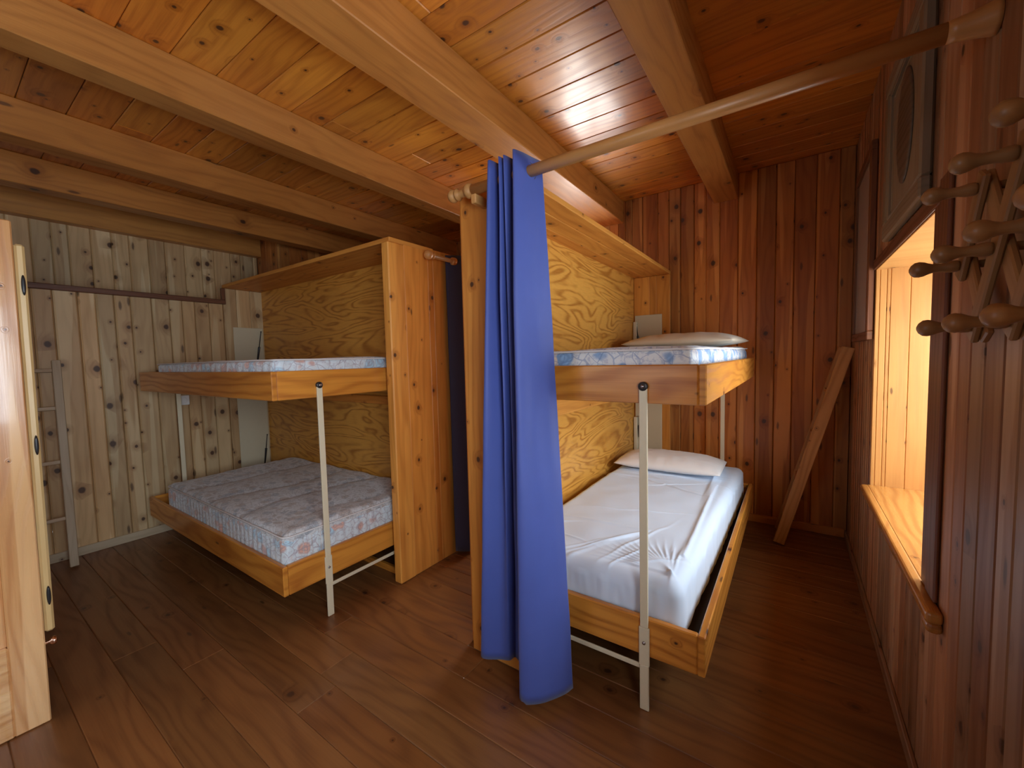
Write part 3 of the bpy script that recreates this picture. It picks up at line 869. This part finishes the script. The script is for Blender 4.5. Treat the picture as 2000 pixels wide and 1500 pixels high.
top = [(-0.985, 1.335), (-0.922, 1.222), (-0.905, 1.342), (-0.878, 1.222), (-0.868, 1.345), (-0.858, 1.224), (-0.838, 1.330), (-0.812, 1.217), (-0.796, 1.245), (-0.786, 1.300), (-0.776, 1.350)]
bot = [(-1.095, 1.335), (-1.058, 1.262), (-0.985, 1.300), (-0.955, 1.318), (-0.948, 1.350), (-0.925, 1.345), (-0.860, 1.335), (-0.823, 1.195), (-0.760, 1.215), (-0.700, 1.300), (-0.680, 1.353)]
curtain_mesh('cloth', top, bot, 2.045, 0.045, M['curtain'], t, zb=lambda s: 0.03 * (1 - s) * (1 if s < 0.75 else 0))
mb = MB()   # steel eyelet on the outer fold
fr = frame_z((-0.7885, RY, RZ), Vector((1, -0.33, 0)))
ring = [fr @ Vector((0.031 * math.cos(2 * PI * k / 24), 0.031 * math.sin(2 * PI * k / 24), 0)) for k in range(24)]
mb.tube(ring, 0.003, 6, closed=True).build('eyelet', M['curtain_dark'], t)
# hem line
t = thing('curtain_rod', 'thick wooden curtain rod reaching from the pine panel to the window wall', 'curtain rod', (-0.4, RY, RZ), 'curtain rods')
MB().lathe(frame_z((-1.075, RY, RZ), (1, 0, 0)), [(0, 0.0205), (XW - 0.02 + 1.075, 0.0205)], 32, tint=(0.5, 0.5, 0)).build('pole', M['turned'], t)
prof = [(0, 0.012), (0.004, 0.022), (0.018, 0.027), (0.030, 0.022), (0.036, 0.014), (0.040, 0.022), (0.047, 0.024), (0.053, 0.016), (0.060, 0.014), (0.085, 0.019), (0.093, 0.020), (0.098, 0.027), (0.110, 0.030), (0.122, 0.026), (0.128, 0.018), (0.132, 0.020)]
MB().lathe(frame_z((-1.172, RY, RZ), (1, 0, 0)), [(z * 0.95, r) for z, r in prof], 28).build('finial', M['turned'], t)
MB().lathe(frame_z((XW - 0.075, RY, RZ), (1, 0, 0)), [(0, 0.0208), (0.015, 0.0222), (0.035, 0.0245), (0.052, 0.028), (0.066, 0.0315), (0.074, 0.0325)], 28, tint=(0.5, 0.5, 0)).build('wall_socket_cup', M['turned'], t)
mb = MB(); mb.box((-1.055, RY - 0.012, 1.935), (-1.030, 1.355, 1.972), 'y', 0.004)
mb.build('bracket', M['turned'], t)
# passage curtain: rod runs away from the camera along the passage
PX, PZ = -1.835, 1.965
t = thing('curtain_rod', 'short wooden curtain rod with round finial high in the passage between the bunks', 'curtain rod', (PX, 2.4, PZ), 'curtain rods')
MB().lathe(frame_z((PX, 1.84, PZ), (0, 1, 0)), [(0, 0.013), (1.79, 0.013)], 20).build('pole', M['turned'], t)
MB().lathe(frame_z((PX, 1.775, PZ), (0, 1, 0)), [(0, 0.008), (0.006, 0.022), (0.022, 0.029), (0.038, 0.025), (0.048, 0.014), (0.054, 0.020), (0.062, 0.021), (0.070, 0.014)], 24).build('finial', M['turned'], t)
MB().lathe(frame_z((PX, 2.005, PZ), (0, 1, 0)), [(0, 0.014), (0.004, 0.024), (0.028, 0.025), (0.034, 0.014)], 24).build('ring', M['turned'], t)
mb = MB(); mb.box((-1.8955, 2.008, PZ - 0.015), (PX - 0.022, 2.03, PZ + 0.01), 'x', 0.003); mb.build('bracket', M['turned'], t)
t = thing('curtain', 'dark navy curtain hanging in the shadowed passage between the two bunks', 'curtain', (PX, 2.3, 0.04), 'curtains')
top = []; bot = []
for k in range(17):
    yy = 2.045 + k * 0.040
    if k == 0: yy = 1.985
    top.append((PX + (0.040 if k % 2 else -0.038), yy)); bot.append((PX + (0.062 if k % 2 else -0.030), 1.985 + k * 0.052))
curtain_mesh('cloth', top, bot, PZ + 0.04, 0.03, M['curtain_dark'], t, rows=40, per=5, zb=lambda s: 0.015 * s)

# ------------------------------------------------------------------ ladders
def ladder(label, foot, head, wdir, width, mat, cat='ladder', rail=(0.045, 0.025), rungs=(), flat=False, spread=1.0):
    """foot/head: centre of first rail; wdir: direction of the second rail"""
    foot, head, wdir = Vector(foot), Vector(head), Vector(wdir).normalized()
    t = thing('ladder', label, cat, (foot.x, foot.y, 0), 'bunk ladders')
    d = (head - foot).normalized(); L = (head - foot).length
    side = wdir.cross(d).normalized()
    for k in (0, 1):
        o = foot + wdir * width * k
        F = Matrix(((wdir.x, side.x, d.x, o.x), (wdir.y, side.y, d.y, o.y), (wdir.z, side.z, d.z, o.z), (0, 0, 0, 1)))
        mb = MB()
        mb.box((-rail[0] / 2, -rail[1] / 2, 0), (rail[0] / 2, rail[1] / 2, L), 'z', 0.003, frame=F)
        mb.build('rail', mat, t)
    for s in rungs:
        o = foot + d * (L * s)
        F = Matrix(((wdir.x, side.x, d.x, o.x), (wdir.y, side.y, d.y, o.y), (wdir.z, side.z, d.z, o.z), (0, 0, 0, 1)))
        mb = MB()
        mb.box((rail[0] / 2, -rail[1] * 0.42, -0.012), (width - rail[0] / 2, rail[1] * 0.42, 0.012), 'x', 0.003, frame=F)
        mb.build('rung', mat, t)
    return t
ladder('pale wooden bunk ladder leaning on the left wall behind the open cabinet', (-3.925, 0.505, 0.012), (XL + 0.030, 0.530, 1.385), (0, -1, 0), 0.40, M['ladder_pale'],
       rail=(0.042, 0.030), rungs=(0.235, 0.505, 0.765, 0.95))
# right ladder: deep side rails seen edge on
foot, head = Vector((-0.062, 3.285, 0.012)), Vector((0.286, 3.30, 1.345))
ladder('dark-stained pine bunk ladder leaning against the window wall in the far right corner', foot, head, (0, 1, 0), 0.26, M['ladder'], rail=(0.026, 0.066), rungs=(0.13, 0.33, 0.56, 0.78))

# ------------------------------------------------------------------ pegs, plaque, mirror on the window wall
t = thing('peg_rack', 'expanding wooden peg rack of crossed slats and round-headed pegs on the near window wall', 'coat rack', (XW, 1.0, 1.5))
TT = [(1.199 - 0.1775 * k, 1.632) for k in range(5)]
MM = [(1.287 - 0.1775 * k, 1.498) for k in range(6)]
BB = [(1.199 - 0.1775 * k, 1.364) for k in range(5)]
def slat(p, q, layer, mb=None):
    p, q = Vector((0, p[0], p[1])), Vector((0, q[0], q[1]))
    d = (q - p).normalized(); ex = 0.030
    x0 = XW - 0.022 - 0.0125 * layer
    F = frame_z((x0, p.y, p.z), d, (1, 0, 0))
    mb = MB()
    L = (q - p).length
    mb.box((-0.0185, -0.0060, -ex), (0.0185, 0.0060, L + ex), 'z', 0.003, frame=F)
    return mb.build('slat', M['pegs'], t)
slat(MM[0], TT[0], 1); slat(MM[0], BB[0], 0)
for k in range(4):
    slat(TT[k], BB[k + 1], 0); slat(BB[k], TT[k + 1], 1)
PEG = [(0, 0.010), (0.004, 0.0125), (0.014, 0.0125), (0.026, 0.0095), (0.040, 0.0095), (0.048, 0.0120), (0.055, 0.0155), (0.063, 0.0172), (0.070, 0.0160), (0.076, 0.0105), (0.079, 0.004)]
for (py, pz) in TT + MM[:5] + BB:
    mb = MB(); mb.lathe(frame_z((XW - 0.0405, py, pz), (-1, 0, 0)), PEG, 20)
    mb.build('peg', M['pegs'], t)
    mb = MB(); mb.lathe(frame_z((XW - 0.0005, py, pz), (-1, 0, 0)), [(0, 0.008), (0.019, 0.008)], 12)
    mb.build('spacer', M['pegs'], t)

t = thing('carved_plaque', 'grey framed wooden plaque with a dark oval hung above the window', 'wall plaque', (XW, 2.04, 1.78))
y0, y1, z0, z1 = 1.735, 2.350, 1.775, 2.415
x1 = XW - 0.001
mb = MB(); w = 0.065
mb.box((x1 - 0.030, y0, z0), (x1, y1, z0 + w), 'y', 0.006); mb.box((x1 - 0.030, y0, z1 - w), (x1, y1, z1), 'y', 0.006)
mb.box((x1 - 0.030, y0, z0 + w), (x1, y0 + w, z1 - w), 'z', 0.006); mb.box((x1 - 0.030, y1 - w, z0 + w), (x1, y1, z1 - w), 'z', 0.006)
mb.build('frame', M['plaque'], t)
mb = MB()
for a in (0.0, 0.018):
    b = w + 0.006 + a
    mb.box((x1 - 0.026 + a * 0.5, y0 + b, z0 + b), (x1 - 0.012, y1 - b, z0 + b + 0.012), 'y', 0.003); mb.box((x1 - 0.026 + a * 0.5, y0 + b, z1 - b - 0.012), (x1 - 0.012, y1 - b, z1 - b), 'y', 0.003)
    mb.box((x1 - 0.026 + a * 0.5, y0 + b, z0 + b + 0.012), (x1 - 0.012, y0 + b + 0.012, z1 - b - 0.012), 'z', 0.003); mb.box((x1 - 0.026 + a * 0.5, y1 - b - 0.012, z0 + b + 0.012), (x1 - 0.012, y1 - b, z1 - b - 0.012), 'z', 0.003)
mb.build('moulding', M['plaque'], t)
bx('backing', (x1 - 0.014, y0 + w, z0 + w), (x1, y1 - w, z1 - w), M['plaque'], t, 'z', 0.001)
mb = MB()
F = frame_z((x1 - 0.0135, (y0 + y1) / 2, (z0 + z1) / 2 + 0.02), (-1, 0, 0)) @ Matrix.Diagonal((0.62, 1.0, 1.0, 1.0))
mb.lathe(F, [(0, 0.195), (0.005, 0.195), (0.008, 0.175), (0.009, 0.13), (0.008, 0.06)], 40)
mb.build('oval', M['plaque_dark'], t)

t = thing('wall_mirror', 'tall dark-framed mirror hung in the far corner above the ladder', 'mirror', (XW, 3.05, 1.37))
y0, y1, z0, z1 = 2.740, 3.370, 1.375, 2.36; w = 0.045
mb = MB()
mb.box((XW - 0.028, y0, z0), (x1, y1, z0 + w), 'y', 0.004); mb.box((XW - 0.028, y0, z1 - w), (x1, y1, z1), 'y', 0.004)
mb.box((XW - 0.028, y0, z0 + w), (x1, y0 + w, z1 - w), 'z', 0.004); mb.box((XW - 0.028, y1 - w, z0 + w), (x1, y1, z1 - w), 'z', 0.004)
mb.build('frame', M['trim'], t)
bx('glass', (XW - 0.014, y0 + w, z0 + w), (x1, y1 - w, z1 - w), M['mirror'], t, 'z', 0)

# ------------------------------------------------------------------ cabinet at the left edge
CX, CY, CZ = -2.286, 0.200, 1.852
t = thing('cabinet', 'tall varnished pine cabinet with raised-panel side standing at the left edge', 'cabinet', (CX - 0.25, -0.25, 0))
bx('body', (CX - 0.42, -0.78, 0.0), (CX - 0.024, CY - 0.012, CZ - 0.02), M['cabinet'], t, 'z', 0.003)
mb = MB()
sw = 0.088
mb.box((CX - 0.022, CY - sw, 0), (CX, CY, CZ), 'z', 0.004, tint=(0.5, 0.5, 0))
mb.box((CX - 0.022, -0.78, 0), (CX, -0.78 + sw, CZ), 'z', 0.004)
mb.box((CX - 0.022, -0.78 + sw, 0.0), (CX, CY - sw, 0.335), 'y', 0.004, tint=(0.95, 0.1, 0))
mb.box((CX - 0.022, -0.78 + sw, CZ - 0.12), (CX, CY - sw, CZ), 'y', 0.004)
mb.build('door_frame', M['cabinet'], t)
mb = MB()
mb.box((CX - 0.022, -0.78 + sw, 0.335), (CX - 0.012, CY - sw, CZ - 0.12), 'z', 0.001)
mb.box((CX - 0.014, -0.72 + sw, 0.395), (CX - 0.003, CY - sw - 0.055, CZ - 0.18), 'z', 0.009)
mb.build('raised_panel', M['cabinet'], t)
mb = MB()
F = Matrix.Translation((CX - 0.012, CY + 0.002, 0.335))
mb.box((-0.022, 0, 0), (0.002, 0.026, 1.440), 'z', 0.007, frame=F, tint=(0.8, 0.1, 0))
mb.build('edge_strip', M['strip'], t)
for hz in (0.475, 1.045, 1.628):
    mb = MB()
    F = Matrix.Translation((CX - 0.008, CY + 0.018, hz)) @ Matrix.Diagonal((1, 0.5, 3.2, 1)) @ frame_z((0, 0, 0), (1, 0, 0))
    mb.lathe(F, [(-0.004, 0.0105), (0.003, 0.0115), (0.006, 0.008)], 18)
    h_ = mb.build('hinge', M['black'], t)
mb = MB()
mb.lathe(frame_z((CX - 0.008, CY, 0.298), (0, 1, 0)), [(0, 0.006), (0.010, 0.005), (0.014, 0.012), (0.020, 0.016), (0.027, 0.015), (0.031, 0.006)], 18)
mb.build('knob', M['copper'], t)
t.rotation_euler = (-0.0095, 0, 0)       # the cabinet leans forward a little
t.location.z += 0.0045
